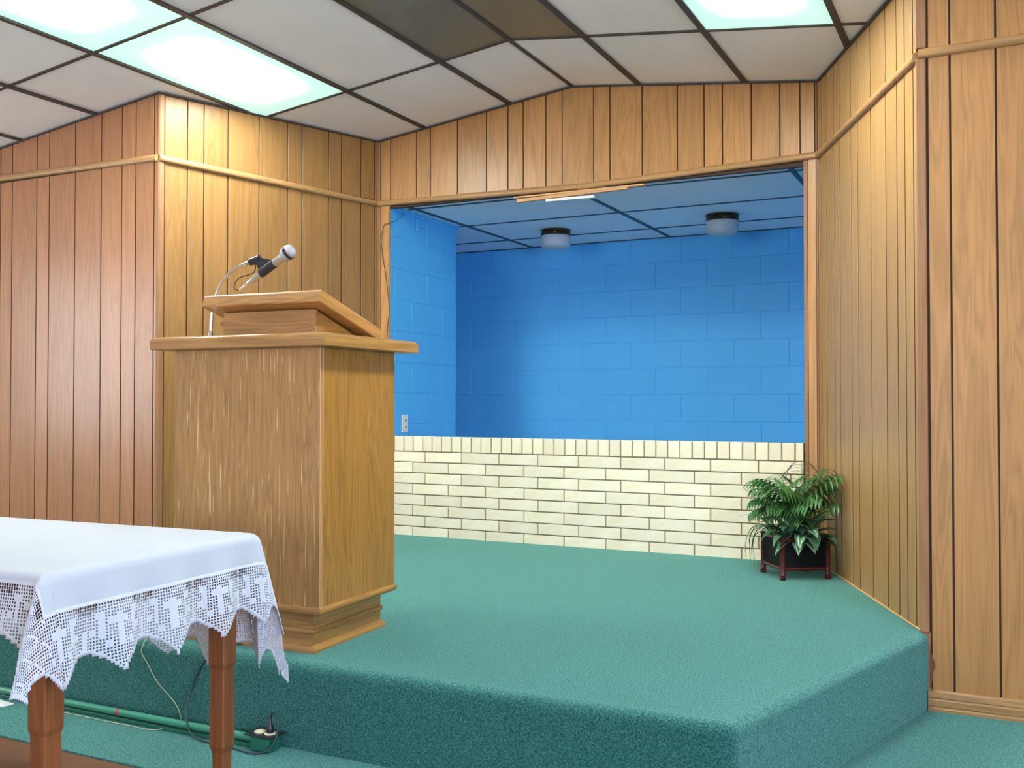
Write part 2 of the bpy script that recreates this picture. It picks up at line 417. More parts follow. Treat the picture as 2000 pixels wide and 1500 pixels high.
for a, b in zip(gq, gq[1:]):
    plank(wrf, (0, YR), D0, a, b, FL, FL, ZT, ZT, PANEL, gap=.007)
    plank(wrf, (0, YR), D0, a, b, ZU - .004, ZU - .004, zc(a), zc(b), PANEL, gap=.007)
obj('plank', MB().box(XR - .006, 3.4232, YR - .005, YR + .002, FL, .0), CORNERWOOD, wrf)
for z0, z1, x1 in ((0, ZT, 3.419), (ZU, zc(XR) - .004, 3.421)):
    obj('corner_strip', MB().box(XR - .014, x1, YR - .014, YR + .004, z0, z1, .003), CORNERWOOD, wrf)
m = MB(); random.seed(3)
edge = [(3.420, -.045), (3.424, -.075), (3.432, -.10), (3.438, -.115), (3.436, -.13), (3.430, -.145), (3.429, -.16), (3.424, -.19), (3.420, -.205)]
m.loft([[(x, YR - .0062, z) for x, z in edge], [(x, YR - .0075, z) for x, z in edge]]); tp = obj('bare_patch', m, BAREWOOD, wrf); tp['label'] = 'dark torn veneer patch by the platform corner'

# wall moulding: half-round rail along every wall, one piece per wall
RAIL = [(.0, 0), (.012, .0), (.019, .006), (.021, .015), (.019, .026), (.012, .034), (.005, .037), (0, .037)]
def rail(name, path, mat):
    return struct(name, MB().sweep(path, RAIL), mat, smooth=True, sharp=50)
d = .006
rail('trim_1', [(SX0, YL - d, ZT + .036), (XL + .004, YL - d, ZT)], TRIMWOOD)
rail('trim_2', [(XL + d, YL - .004, ZT), (d, -.006, 2.137)], TRIMWOOD_Y)
rail('trim_3', [(.0, 0, HB[0][1]), (1.424, 0, HB[1][1])], TRIMWOOD)
rail('trim_4', [(1.426, 0, HB[1][1] - .002), (OW, 0, HB[2][1])], TRIMWOOD)
rail('trim_5', [(OW - d, -.006, ZT), (XR - d, YR - .004, ZT - .008)], TRIMWOOD_Y)
rail('trim_6', [(XR - .004, YR - d, ZT - .002), (SX1, YR - d, ZT + .02)], TRIMWOOD)
# dark edge angle where the ceiling meets the walls
ANG = [(.0, -.010), (.014, -.010), (.014, -.002), (0, -.002)]
struct('trim_7', MB().sweep([(SX0, YL - .006, zc(SX0)), (XL + .006, YL - .006, zc(XL)), (.006, -.000, zc(0)), (RX, 0, RZ), (OW - .006, 0, zc(OW)), (XR - .006, YR - .006, zc(XR)), (SX1, YR - .006, zc(SX1))], ANG), TEE)
# baseboard of the right front wall: three stacked ridges
bb = [(0, 0), (.020, 0), (.020, .016), (.014, .022), (.017, .026), (.017, .046), (.011, .052), (.014, .056), (.012, .074), (.004, .081), (0, .081)]
struct('baseboard_right', MB().sweep([(3.412, YR - .006, FL), (SX1, YR - .006, FL)], bb), TRIMWOOD)
m = MB()
struct('baseboard_platform', m.sweep([(OW + .02, -.05, .0), (3.396, YR + .006, 0)], [(0, 0), (.010, 0), (.010, .004), (0, .007)]), SHIM)
# rest of the hall (behind the camera)
struct('wall_left_side', MB().box(SX0 - .1, SX0, SY, YL + .1, FL, 2.75), SIDEWALL)
struct('wall_right_side', MB().box(SX1, SX1 + .1, SY, YR + .1, FL, 2.75), SIDEWALL)
struct('wall_rear', MB().box(SX0, SX1, SY - .1, SY, FL, 2.9), SIDEWALL)

# added windows backing the area lights; no light passes through (all behind the camera or beyond the frame)
PANE = plain('added_window_pane', (.75, .82, .88), .15)
def added_window(name, c, half, axis):
    """c centre on the wall face, half = (half width, half height), axis = wall normal axis (sign gives the room side)"""
    def bx(m, a0, a1, z0, z1, d):
        if axis[0] == 'x': m.box(min(c[0], c[0] + d * axis[1]), max(c[0], c[0] + d * axis[1]), c[1] + a0, c[1] + a1, c[2] + z0, c[2] + z1)
        else: m.box(c[0] + a0, c[0] + a1, min(c[1], c[1] + d * axis[1]), max(c[1], c[1] + d * axis[1]), c[2] + z0, c[2] + z1)
        return m
    w, h = half; m = MB()
    for q in ((-w - .06, -w, -h - .06, h + .06), (w, w + .06, -h - .06, h + .06), (-w, w, -h - .06, -h), (-w, w, h, h + .06), (-.02, .02, -h, h)): bx(m, *q, .04)
    o = struct(name, m, TRIMWOOD)
    for a0, a1 in ((-w, -.02), (.02, w)): obj('pane', bx(MB(), a0, a1, -h, h, .008), PANE, o)
added_window('added_window_1', (SX0, -3.9, 1.25), (.95, .65), ('x', 1))
added_window('added_window_2', (SX1, -5.5, 1.2), (1.3, .65), ('x', -1))
added_window('added_window_3', (1.0, SY, 1.2), (2.1, .7), ('y', 1))

# ------------------------------------------------------------------ ceiling: boards in a dark grid
cl = MB()
for xa, xb in ((SX0, RX), (RX, SX1)):
    q = [(xa, SY, zc(xa) + .05), (xb, SY, zc(xb) + .05), (xb, .1, zc(xb) + .05), (xa, .1, zc(xa) + .05)]
    cl.loft([q, [(x, y, z + .03) for x, y, z in q]])
ceil = struct('ceiling', cl, GROOVE)
HC = .416
XS = [RX - HC - .61 * k for k in range(7, -1, -1)] + [RX] + [RX + HC + .61 * k for k in range(8)]
XS = [max(x, SX0) for x in XS]; XS = [min(x, SX1) for x in XS]
YS = [.02, -.839] + [-.839 - 1.22 * k for k in range(1, 9)]
YS[-1] = SY
def slopebox(x0, x1, y0, y1, dz0, dz1):
    return MB().loft([[(x0, y0, zc(x0) + dz0), (x1, y0, zc(x1) + dz0), (x1, y1, zc(x1) + dz0), (x0, y1, zc(x0) + dz0)],
                      [(x0, y0, zc(x0) + dz1), (x1, y0, zc(x1) + dz1), (x1, y1, zc(x1) + dz1), (x0, y1, zc(x0) + dz1)]])
def in_room(x0, x1, y0):
    if y0 >= YR - .05: return x1 > -.25 and x0 < OW + .35 if y0 < -.5 else (x1 > 0 and x0 < OW)
    return True
lamp_cells, dark_cells = set(), set()
for r in range(1, len(YS) - 1):
    lamp_cells.add((7 - 1, r))       # column left of the ridge
    lamp_cells.add((10, r))          # column right of the ridge
XI = {}
for i in range(len(XS) - 1):
    if abs(XS[i] - (RX - HC - 1.22)) < .02: XI['z'] = i
    if abs(XS[i] - (RX - HC)) < .02: XI['b'] = i
    if abs(XS[i] - (RX + HC + .61)) < .02: XI['e'] = i
lamp_cells = {(XI['z'], r) for r in (1, 2)} | {(XI['e'], r) for r in (1, 2)}
dark_cells = {(XI['b'], 1), (XI['b'] + 1, 1)}
lamps = []
for i in range(len(XS) - 1):
    x0, x1 = XS[i], XS[i + 1]
    if x1 - x0 < .03: continue
    for r in range(len(YS) - 1):
        y1, y0 = YS[r], YS[r + 1]
        if x1 < XL - .02 and y1 > YL + .02: y1 = YL + .02
        if x0 > XR + .02 and y1 > YR + .02: y1 = YR + .02
        if y1 - y0 < .05: continue
        if r == 0 and (x1 < -.3 or x0 > OW + .37): continue
        if (i, r) in lamp_cells or (i, r) in dark_cells: lamps.append((i, r, x0, x1, y0, y1)); continue
        sag = random.uniform(-.0015, .003)
        obj('ceiling_tile', slopebox(x0 + .004, x1 - .004, y0 + .004, y1 - .004, .002 + sag, .016 + sag), TILE, ceil)
for x in XS[1:-1]:
    y1 = YL if x < XL else YR if x > XR else (YL if False else 0.0)
    if XL <= x < 0: y1 = YL * (x / XL)
    if OW < x <= XR: y1 = YR * (x - OW) / (XR - OW)
    w = .015 if abs(x - RX) > .1 else .011
    obj('ceiling_tee', MB().box(x - w, x + w, SY, y1, zc(x) - .006, zc(x) + .03), TEE, ceil)
for y in YS[1:-1]:
    for s0, s1 in ((SX0, RX), (RX, SX1)):
        a, b = s0, s1
        if y > YR: a = max(a, XL * y / YL); b = min(b, OW + (XR - OW) * y / YR)
        obj('ceiling_tee', slopebox(a, b, y - .009, y + .009, -.004, .025), TEE, ceil)
lamp_me = {}
NL = {'n': 0}
labels = {(XI['z'], 1): 'lit fluorescent ceiling panel right above the panelled corner left of the alcove',
          (XI['z'], 2): 'lit fluorescent ceiling panel cut off by the upper left edge of the photo',
          (XI['e'], 1): 'lit fluorescent ceiling panel near the right splayed wall',
          (XI['e'], 2): 'lit fluorescent ceiling panel above the camera, next behind the one near the right splayed wall'}
for i, r, x0, x1, y0, y1 in lamps:
    xm, ym = (x0 + x1) / 2, (y0 + y1) / 2
    ang = math.atan(SL) * (1 if xm < RX else -1)
    lit = (i, r) in lamp_cells
    if lit:
        lab = labels.get((i, r), 'lit fluorescent ceiling panel further back in the hall behind the camera')
        t = thing('fluorescent_panel', lab, 'ceiling light', (xm, ym, zc(xm)), 0, 'lit ceiling panels' if (i, r) not in labels else None)
    else:
        lab = 'unlit olive brown ceiling light panel left of the ridge bar' if xm < RX else 'unlit olive brown ceiling light panel right of the ridge bar'
        t = thing('unlit_ceiling_panel', lab, 'ceiling light', (xm, ym, zc(xm)))
    hx, hy = (x1 - x0) / 2 - .006, (y1 - y0) / 2 - .006
    dmat = LAMP if lit else UNLIT
    o = obj('diffuser', MB().box(-hx / cos(ang), hx / cos(ang), -hy, hy, .002, .006), dmat, t); o.rotation_euler = (0, -ang, 0)
    h = MB()
    for bx in ((-hx, -hx + .01, -hy, hy), (hx - .01, hx, -hy, hy), (-hx, hx, -hy, -hy + .01), (-hx, hx, hy - .01, hy)): h.box(*bx, .007, .03)
    o = obj('housing', h, WHITE, t); o.rotation_euler = (0, -ang, 0)

# ------------------------------------------------------------------ the blue alcove
AX0, AX1, AY, AZ = -1.05, 2.98, 2.0, 2.135
def blockwall(name, origin, dirx, normal, L, z0, z1, joints, mat=BLUE, BL=.4095, bh=.2065, zj=.910, th=.06):
    """masonry wall of painted blocks; face on `normal` side"""
    ox, oy = origin
    def P(s, o, z): return (ox + dirx[0] * s + normal[0] * o, oy + dirx[1] * s + normal[1] * o, z)
    m = MB(); m.loft([[P(0, -th - .06, z), P(L, -th - .06, z), P(L, -.0045, z), P(0, -.0045, z)] for z in (z0, z1)])
    w = struct(name, m, mat)
    k0 = math.floor((z0 - zj) / bh); k = k0
    while zj + k * bh < z1:
        a, b = max(zj + k * bh, z0), min(zj + (k + 1) * bh, z1)
        off = joints[k % 2]
        s = off - BL * math.ceil(off / BL)
        while s < L:
            p, q = max(s, 0), min(s + BL, L)
            if q - p > .03 and b - a > .02:
                g = .0022; c = .0028; o = random.uniform(-.0012, .0012)
                r0 = [P(p + g, -.006, a + g), P(q - g, -.006, a + g), P(q - g, -.006, b - g), P(p + g, -.006, b - g)]
                r1 = [P(p + g, o - c, a + g), P(q - g, o - c, a + g), P(q - g, o - c, b - g), P(p + g, o - c, b - g)]
                r2 = [P(p + g + c, o, a + g + c), P(q - g - c, o, a + g + c), P(q - g - c, o, b - g - c), P(p + g + c, o, b - g - c)]
                bm_ = MB().loft([r0, r1, r2]); obj('block', bm_, mat, w)
            s += BL
        k += 1
    return w
blockwall('wall_alcove_back', (AX0, AY), (1, 0), (0, -1), AX1 - AX0, 0, AZ, {0: .635 - AX0 - .205, 1: .635 - AX0})
blockwall('wall_alcove_left', (.094, .012), (0, 1), (1, 0), .873, 0, AZ, {0: .873 - .20, 1: .873}, th=.06)
struct('wall_alcove_far_left', MB().box(AX0 - .1, AX0, .10, AY + .1, 0, AZ), BLUE)
struct('wall_alcove_front_left', MB().box(AX0, -.03, .10, .16, 0, AZ), BLUE)
struct('wall_alcove_right', MB().box(AX1, AX1 + .1, .02, AY + .1, 0, AZ), BLUE)
struct('wall_alcove_front_right', MB().box(2.79, AX1, .08, .14, 0, AZ), BLUE)
struct('floor_alcove', MB().box(AX0, AX1, .10, AY, -.05, .0), plain('pale_tank_floor', (.72, .80, .84), .5))
ac = struct('ceiling_alcove', MB().box(AX0, AX1, .036, AY + .05, AZ + .03, AZ + .08), GROOVE)
ax = [AX0, -1.03, .19, 1.37, 2.64, AX1]; ay = [.030, .17, .88, 1.58, AY]
for x0, x1 in zip(ax, ax[1:]):
    for y0, y1 in zip(ay, ay[1:]):
        if x1 - x0 > .05: obj('ceiling_tile', MB().box(x0 + .003, x1 - .003, y0 + .003, y1 - .003, AZ + .002, AZ + .014, .002), TILE_ALC, ac)
for x in ax[2:-1]: obj('ceiling_tee', MB().box(x - .013, x + .013, .015, AY, AZ - .005, AZ + .03), TEE_BLUE, ac)
for y in ay[1:-1]: obj('ceiling_tee', MB().box(AX0, AX1, y - .010, y + .010, AZ - .003, AZ + .03), TEE_BLUE, ac)
obj('ceiling_tee', MB().box(AX0, AX1, AY - .014, AY - .001, AZ - .005, AZ + .01), TEE_BLUE, ac)
struct('trim_8', MB().box(.095, .113, .02, .89, AZ - .022, AZ - .004, .003).box(.117, .129, .02, .89, AZ - .012, AZ - .002), BLUE)

# brick parapet in front of the alcove
BX0, BX1 = .093, 2.718
pw = struct('wall_brick', MB().box(BX0, BX1, .0105, .105, -.02, .632), MORTAR)
bricks = {}
def brick(L, h, x, z):
    key = (round(L, 3), round(h, 3))
    if key not in bricks: bricks[key] = mesh('brick', MB().box(0, L, 0, .05, 0, h, .0022), BRICK)
    o = obj('brick', bricks[key], BRICK, pw, (x, random.uniform(-.0016, .0016), z + random.uniform(-.0006, .0006)))
    o.rotation_euler = (0, random.uniform(-.002, .002), random.uniform(-.003, .003)); return o
for k in range(8):
    top = .534 - .0685 * k; off = .368 if k % 2 == 0 else .275
    x = off - .264 * math.ceil((off - BX0) / .264)
    while x < BX1:
        a, b = max(x + .0035, BX0), min(x + .264 - .0035, BX1)
        if b - a > .02: brick(b - a, .0620, a, top - .0620 - (0 if k else 0))
        x += .264
x = .208 - .0705 * 2
while x < BX1:
    a, b = max(x + .0035, BX0), min(x + .0705 - .0035, BX1)
    if b - a > .012: brick(b - a, .094, a, .541)
    x += .0705

# ------------------------------------------------------------------ lectern
TH = radians(2.5)
PX, PY = 1.597, -2.695       # its near bottom-right body corner
LW, LD = .634, .492
ex = Vector((cos(TH), sin(TH), 0)); ey = Vector((-sin(TH), cos(TH), 0))
lc = Vector((PX, PY, 0)) - ex * LW / 2 + ey * LD / 2
lec = thing('lectern', 'brown wooden pulpit with tilted reading desk standing on the green platform', 'lectern', lc, TH)
hw, hd = LW / 2, LD / 2
obj('front_panel', MB().box(-hw, hw, -hd, -hd + .018, .14, 1.046, .0015), LECT, lec)
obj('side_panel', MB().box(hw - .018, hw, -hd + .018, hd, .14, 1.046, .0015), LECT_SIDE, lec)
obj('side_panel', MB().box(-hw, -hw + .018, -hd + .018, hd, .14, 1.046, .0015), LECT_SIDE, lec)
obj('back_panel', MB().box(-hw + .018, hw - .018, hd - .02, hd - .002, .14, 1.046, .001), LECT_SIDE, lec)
for sx in (1,):
    e = obj('edge_strip', MB().box(sx * hw - .0012, sx * hw + .0012, -hd - .0012, -hd + .0012, .165, 1.044, .0005), SHIM, lec); e['label'] = 'worn pale edge of the front corner'
def rect(x0, x1, y0, y1, z): return [(x0, y0, z), (x0, y1, z), (x1, y1, z), (x1, y0, z)][::-1]
def ring(x0, x1, y0, y1, z, prof, closed=True):
    path = [(x0, y0, z), (x1, y0, z), (x1, y1, z), (x0, y1, z)]
    return MB().sweep(path, prof, closed=True)
half = lambda h, o: [(0, 0)] + [(o * sin(a), h / 2 - h / 2 * cos(a)) for a in [pi * k / 8 for k in range(1, 8)]] + [(0, h)]
obj('lower_molding', ring(-hw + .001, hw - .001, -hd + .001, hd - .001, .138, half(.026, .009)), LECT_H, lec, smooth=True, sharp=40)
bx0, bx1, by0, by1 = -hw + .05, hw - .05, -hd + .033, hd - .02
obj('plinth', MB().box(bx0, bx1, by0, by1, 0, .14), LECT_H, lec)
obj('plinth_bead', ring(bx0, bx1, by0, by1, .062, half(.019, .008)), LECT_H, lec, smooth=True, sharp=40)
obj('base_molding', ring(bx0, bx1, by0, by1, .0, [(0, 0), (.014, 0), (.015, .006), (.013, .014), (.006, .022), (.001, .027), (0, .027)]), LECT_H, lec, smooth=True, sharp=40)
# top board with rounded-over upper edge
def board(x0, x1, y0, y1, z0, z1, r=.018):
    rings = [rect(x0 + .003, x1 - .003, y0 + .003, y1 - .003, z0), rect(x0, x1, y0, y1, z0 + .003), rect(x0, x1, y0, y1, z1 - r)]
    for a in (30, 60, 90):
        k = r * (1 - cos(radians(a))); rings.append(rect(x0 + k, x1 - k, y0 + k, y1 - k, z1 - r + r * sin(radians(a))))
    return MB().loft(rings)
obj('top_board', board(-hw - .058, hw + .062, -hd - .065, hd + .075, 1.046, 1.092), LECT_H, lec, smooth=True, sharp=35)
# reading desk: wedge box and tilted board
Y0 = -hd
dx0, dx1 = -.568 + hw, -.05 + hw           # desk board edges (local x measured from the near corner)
wx0, wx1 = -.512 + hw, -.104 + hw
wy0, wy1 = Y0 + .118, Y0 + .40
slope = .285
def zdesk(y): return 1.208 - slope * (y - (Y0 + .066))
obj('desk_front', MB().box(wx0, wx1, wy0, wy0 + .016, 1.092, zdesk(wy0 + .016) - .001, .001), LECT_H, lec)
for sx in (0, 1):
    x0 = wx1 - .016 if sx else wx0
    m = MB(); zz = zdesk(wy1) - .012
    s = [(wy0 + .016, 1.092), (wy1, 1.092), (wy1, max(1.096, zz)), (wy0 + .016, zdesk(wy0) - .012)]
    m.loft([[(x0, y, z) for y, z in s], [(x0 + .016, y, z) for y, z in s]]); obj('desk_side', m, LECT_HY, lec)
db = obj('desk_board', board(dx0, dx1, 0, .415, 0, .048, .012), LECT_H, lec, smooth=True, sharp=35)
db.location = (0, Y0 + .066, 1.208); db.rotation_euler = (-math.atan(slope), 0, 0)
obj('cleat', MB().box(wx0 - .03, wx0 - .012, wy0 + .02, wy1 - .05, 1.14, 1.158), LECT_HY, lec)

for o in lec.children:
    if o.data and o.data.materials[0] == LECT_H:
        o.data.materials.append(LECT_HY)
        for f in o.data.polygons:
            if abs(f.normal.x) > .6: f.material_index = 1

# ------------------------------------------------------------------ microphone on a gooseneck
def lp(x, y, z): return Vector((x + hw, y - hd, z))      # lectern near-corner frame -> lectern local
def lworld(x, y, z): v = lp(x, y, z); return lc + ex * v.x + ey * v.y + Vector((0, 0, v.z))
gb = lworld(-.642, .2, 1.092)
goose = thing('gooseneck_stand', 'chrome gooseneck rising from the left side of the lectern top', 'microphone stand', gb, TH)
def g(x, z, y=.2): return Vector((x + .642, y - .2, z - 1.092))
obj('flange', MB().lathe([(.020, 0), (.020, .004), (.011, .008), (.009, .030), (.0065, .040)], (0, 0, 0)), CHROME, goose, smooth=True, sharp=40)
path = smooth_path([g(-.642, 1.12), g(-.634, 1.20), g(-.612, 1.28), g(-.565, 1.338), g(-.508, 1.371), g(-.468, 1.382)], 14)
obj('neck', MB().tube(path, [.0062 + .0007 * (k % 2) for k in range(len(path))], 10), CHROME, goose, smooth=True)
obj('neck_collar', MB().tube([g(-.475, 1.3805), g(-.452, 1.386)], .0085, 12), SILVER, goose, smooth=True, sharp=40)
mic_dir = Vector((.83, 0, .47)).normalized(); mp = Vector(g(-.375, 1.357)); side = Vector((-.45, 0, .83)).normalized()
clip = obj('clip_barrel', MB().tube([g(-.456, 1.385), g(-.412, 1.396)], .0145, 14), BLACK, goose, smooth=True, sharp=40)
m = MB(); ca, cb = g(-.418, 1.393), mp
pts = [(ca + Vector((-.012, 0, .010))), (ca + Vector((.012, 0, .006))), (cb + mic_dir * .030 + side * .017), (cb + mic_dir * .028 - side * .004), (cb - mic_dir * .034 + side * .002), (ca + Vector((-.006, 0, -.014)))]
m.loft([[p + Vector((0, -.010, 0)) for p in pts], [p + Vector((0, .010, 0)) for p in pts]]); obj('clip_arm', m, BLACK, goose)
obj('clip_sleeve', MB().tube([cb - mic_dir * .036, cb + mic_dir * .034], .0178, 16), BLACK, goose, smooth=True, sharp=40)
mic = thing('microphone', 'silver handheld microphone with round grille clipped above the lectern', 'microphone', lworld(-.375, .2, 1.357), TH)
obj('body', MB().lathe([(.0085, -.098), (.011, -.094), (.0125, -.06), (.0145, .03), (.0155, .072), (.018, .080)], (0, 0, 0), 20, mic_dir), SILVER, mic, smooth=True, sharp=50)
obj('grille', MB().lathe([(.017, .078), (.024, .086), (.0275, .098), (.028, .103)], (0, 0, 0), 20, mic_dir), MESHSTEEL, mic, smooth=True)
obj('grille_band', MB().lathe([(.0285, .102), (.0292, .104), (.0292, .110), (.0285, .112)], (0, 0, 0), 20, mic_dir), BLACK, mic, smooth=True, sharp=40)
obj('grille_dome', MB().lathe([(.0278, .111), (.0265, .119), (.0215, .128), (.012, .1345), (.0, .137)], (0, 0, 0), 20, mic_dir), MESHSTEEL, mic, smooth=True)
obj('plug', MB().lathe([(.004, -.150), (.0052, -.145), (.0052, -.128), (.0078, -.124), (.0082, -.104), (.0062, -.098)], (0, 0, 0), 14, mic_dir), CHROME, mic, smooth=True, sharp=40)
mw = lambda x, z: Vector((x + .375, 0, z - 1.357))
obj('cord', MB().tube(smooth_path([mic_dir * -.148, mw(-.505, 1.284), mw(-.520, 1.283), mw(-.531, 1.293), mw(-.528, 1.308), mw(-.510, 1.326), mw(-.485, 1.334), mw(-.460, 1.338), mw(-.440, 1.345), mw(-.432, 1.358), mw(-.432, 1.378)], 5), .0019, 6), plain('brown_cord', (.05, .012, .008), .5), mic, smooth=True)

# ------------------------------------------------------------------ communion table under a white cloth
TT = radians(3.0); TL, TW = 1.56, .73
tend = Vector((1.73, -3.525, FL)); td = Vector((cos(TT), sin(TT), 0))
tc = tend - td * TL / 2
TZ = .765                                      # top height above the hall floor
tab = thing('table', 'reddish brown wooden table with square stepped legs in the left foreground', 'table', tc, TT)
obj('tabletop', MB().box(-TL / 2, TL / 2, -TW / 2, TW / 2, TZ - .026, TZ, .004), TABLEWOOD, tab)
ap = MB()
for s in (-1, 1): obj('apron', MB().box(-TL / 2 + .08, TL / 2 - .08, s * (TW / 2 - .055) - .011, s * (TW / 2 - .055) + .011, TZ - .115, TZ - .026, .002), wood('apron_wood' , (.205, .07, .022), 'x', 1.0, .36), tab)
for s in (-1, 1): obj('apron', MB().box(s * (TL / 2 - .055) - .011, s * (TL / 2 - .055) + .011, -TW / 2 + .08, TW / 2 - .08, TZ - .115, TZ - .026, .002), TABLEWOOD, tab)
def leg():
    m = MB(); rings = []
    for z, h in ((0, .0175), (.150, .0205), (.168, .0255), (.172, .0258), (.388, .0245), (.400, .0275), (.404, .028), (TZ - .026, .030)):
        c = .003
        rings.append([(-h + c, -h, z), (h - c, -h, z), (h, -h + c, z), (h, h - c, z), (h - c, h, z), (-h + c, h, z), (-h, h - c, z), (-h, -h + c, z)])
    return mesh('leg', m.loft(rings), TABLEWOOD)
lm = leg()
for sx in (-1, 1):
    for sy in (-1, 1): obj('leg', lm, TABLEWOOD, tab, (sx * (TL / 2 - .058), sy * (TW / 2 - .060), 0))
# cloth: flat coordinates (u, v) -> draped position
CZ = TZ + .0035; ca_, cb_ = TL / 2 - .004, TW / 2 - .004
def drape(u, v):
    p, q = max(abs(u) - ca_, 0), max(abs(v) - cb_, 0)
    su, sv = (1 if u > 0 else -1), (1 if v > 0 else -1)
    cu, cv = max(-ca_, min(ca_, u)), max(-cb_, min(cb_, v))
    r = hypot(p, q)
    if r < 1e-6:
        z = .0025 * math.exp(-((u - (ca_ - .035 - .03 * sin(v * 7))) / .012) ** 2) + .0012 * math.exp(-((v - .02 + .05 * u) / .02) ** 2)
        return (u, v, CZ + z)
    phi = atan2(q, p)
    s2 = sin(2 * phi)
    Sx = .034
    wav = lambda: radians(4.5) * min(1, r / .12)
    if p > 0 and q > 0:
        # corners: the surplus hangs down as one flap that carries the end sheet past the table corner, then folds back behind it
        fold = radians(12 if v > 0 else 17) * s2; out = .0207 * min(1, r / Sx); dn = max(0, r - .013) * cos(fold) if r > Sx else r * r / Sx * .62
        a0 = radians(5)
        X = out * cos(phi) + r * (sin(a0) * cos(phi) + .03 * s2 * (cos(phi) - sin(phi)))
        Y = out * sin(phi) + r * (sin(a0) * sin(phi) + sin(fold))
        wv = radians(4.5) * min(1, r / .12)
        X += r * wv * sin(sv * cb_ * 34 + 1) * cos(phi) ** 2; Y += sv * r * wv * sin(ca_ * 29 * su) * sin(phi) ** 2 * (1 if v > 0 else -1) * sv
        return (cu + su * X, cv + sv * Y, CZ - dn)
    al = radians(5)
    if q == 0: al += wav() * sin(v * 34 + 1.0)
    else: al += wav() * sin(u * 29)
    thm = pi / 2 - al
    if r < Sx: t = r / Sx * thm; o = Sx / thm * sin(t); dn = Sx / thm * (1 - cos(t))
    else:
        o = Sx / thm * sin(thm) + (r - Sx) * cos(thm); dn = Sx / thm * (1 - cos(thm)) + (r - Sx) * sin(thm)
    return (cu + su * cos(phi) * o, cv + sv * sin(phi) * o, CZ - dn)
cl_t = thing('tablecloth', 'white cloth with crochet lace border draped over the wooden table', 'tablecloth', tc, TT)
SOLID, LACEW, CELL = .095, .180, .0076
SN, SF = .030, .235                  # plain linen hanging over the near and the far long side
def grid(us, vs, fn):
    m = MB(); n = len(vs); m.v = [fn(u, v) for u in us for v in vs]
    m.f = [(i * n + j, (i + 1) * n + j, (i + 1) * n + j + 1, i * n + j + 1) for i in range(len(us) - 1) for j in range(len(vs) - 1)]
    return m
def lines(h, s0, s1):
    a = [-h + 2 * h * k / 70 for k in range(71)]
    return [-h - s0 * k / 14 for k in range(14, 0, -1)] + a + [h + s1 * k / 14 for k in range(1, 15)]
fab = obj('fabric', grid(lines(ca_, SOLID, SOLID), lines(cb_, SN, SF), drape), CLOTH, cl_t, smooth=True)
TV = (2 * cb_) / 4; TU = .1745
def side(u, v):
    """distance past the plain linen along the end and along the long side (negative inside it)"""
    return abs(u) - ca_ - SOLID, (v - cb_ - SF) if v > 0 else (-v - cb_ - SN)
def scal(t, T): return LACEW - .060 * abs(sin(pi * t / T)) ** .85
def bound(u, v):
    """room left to the scalloped hem (m), in flat coordinates"""
    p, q = side(u, v); d = 9
    if p > 0 and q > 0:
        return min(LACEW - .006 - p if q > .10 else scal(v + cb_, TV) - p, LACEW - .006 - q if p > .10 else scal(ca_ - abs(u), TU) - q, (2 * LACEW - (.02 if v > 0 else .105) - p - q) * .7)
    if p > 0: d = min(d, scal(v + cb_, TV) - p)
    if q > 0: d = min(d, scal(ca_ - abs(u), TU) - q)
    return d
def kind(u, v):
    """'f' filled block, 'o' open mesh, 'b' big hole, None outside"""
    e = bound(u, v)
    if e < 0: return None
    if e < CELL * 1.4: return 'f'
    p, q = side(u, v)
    if p > 0 and q > 0:
        x = (int(p / CELL) + int(q / CELL)) % 9; y = (int(p / CELL) - int(q / CELL)) % 11
        return 'f' if (x == 0 and y > 3) or (y == 0 and x < 4) else 'o'
    j = int(max(p, q) / CELL)
    t, T = (v + cb_, TV) if p > 0 else (ca_ - abs(u), TU)
    ph = (t / T) % 1.0; k = min(ph, 1 - ph) * T / CELL          # cells from the nearest tip
    if j == 0: return 'f'
    if j in (1, 2) and 7.0 < k < 11.5: return 'b'
    if j == 3 and 9 < k: return 'b'
    if 4 <= j <= 5 and 5 < k < 8: return 'f'
    if k < 1.2 and 5 <= j <= 14: return 'f'
    if 5.2 < k < 6.8 and 4 <= j <= 11: return 'f'
    if 6 <= j <= 7 and k < 3.4: return 'f'
    if 9 <= j <= 10 and 7.5 < k < 9.5: return 'f'
    if 11.0 < k and j > 8: return 'f'
    if 13 <= j <= 14 and 3 < k < 5: return 'f'
    return 'o'
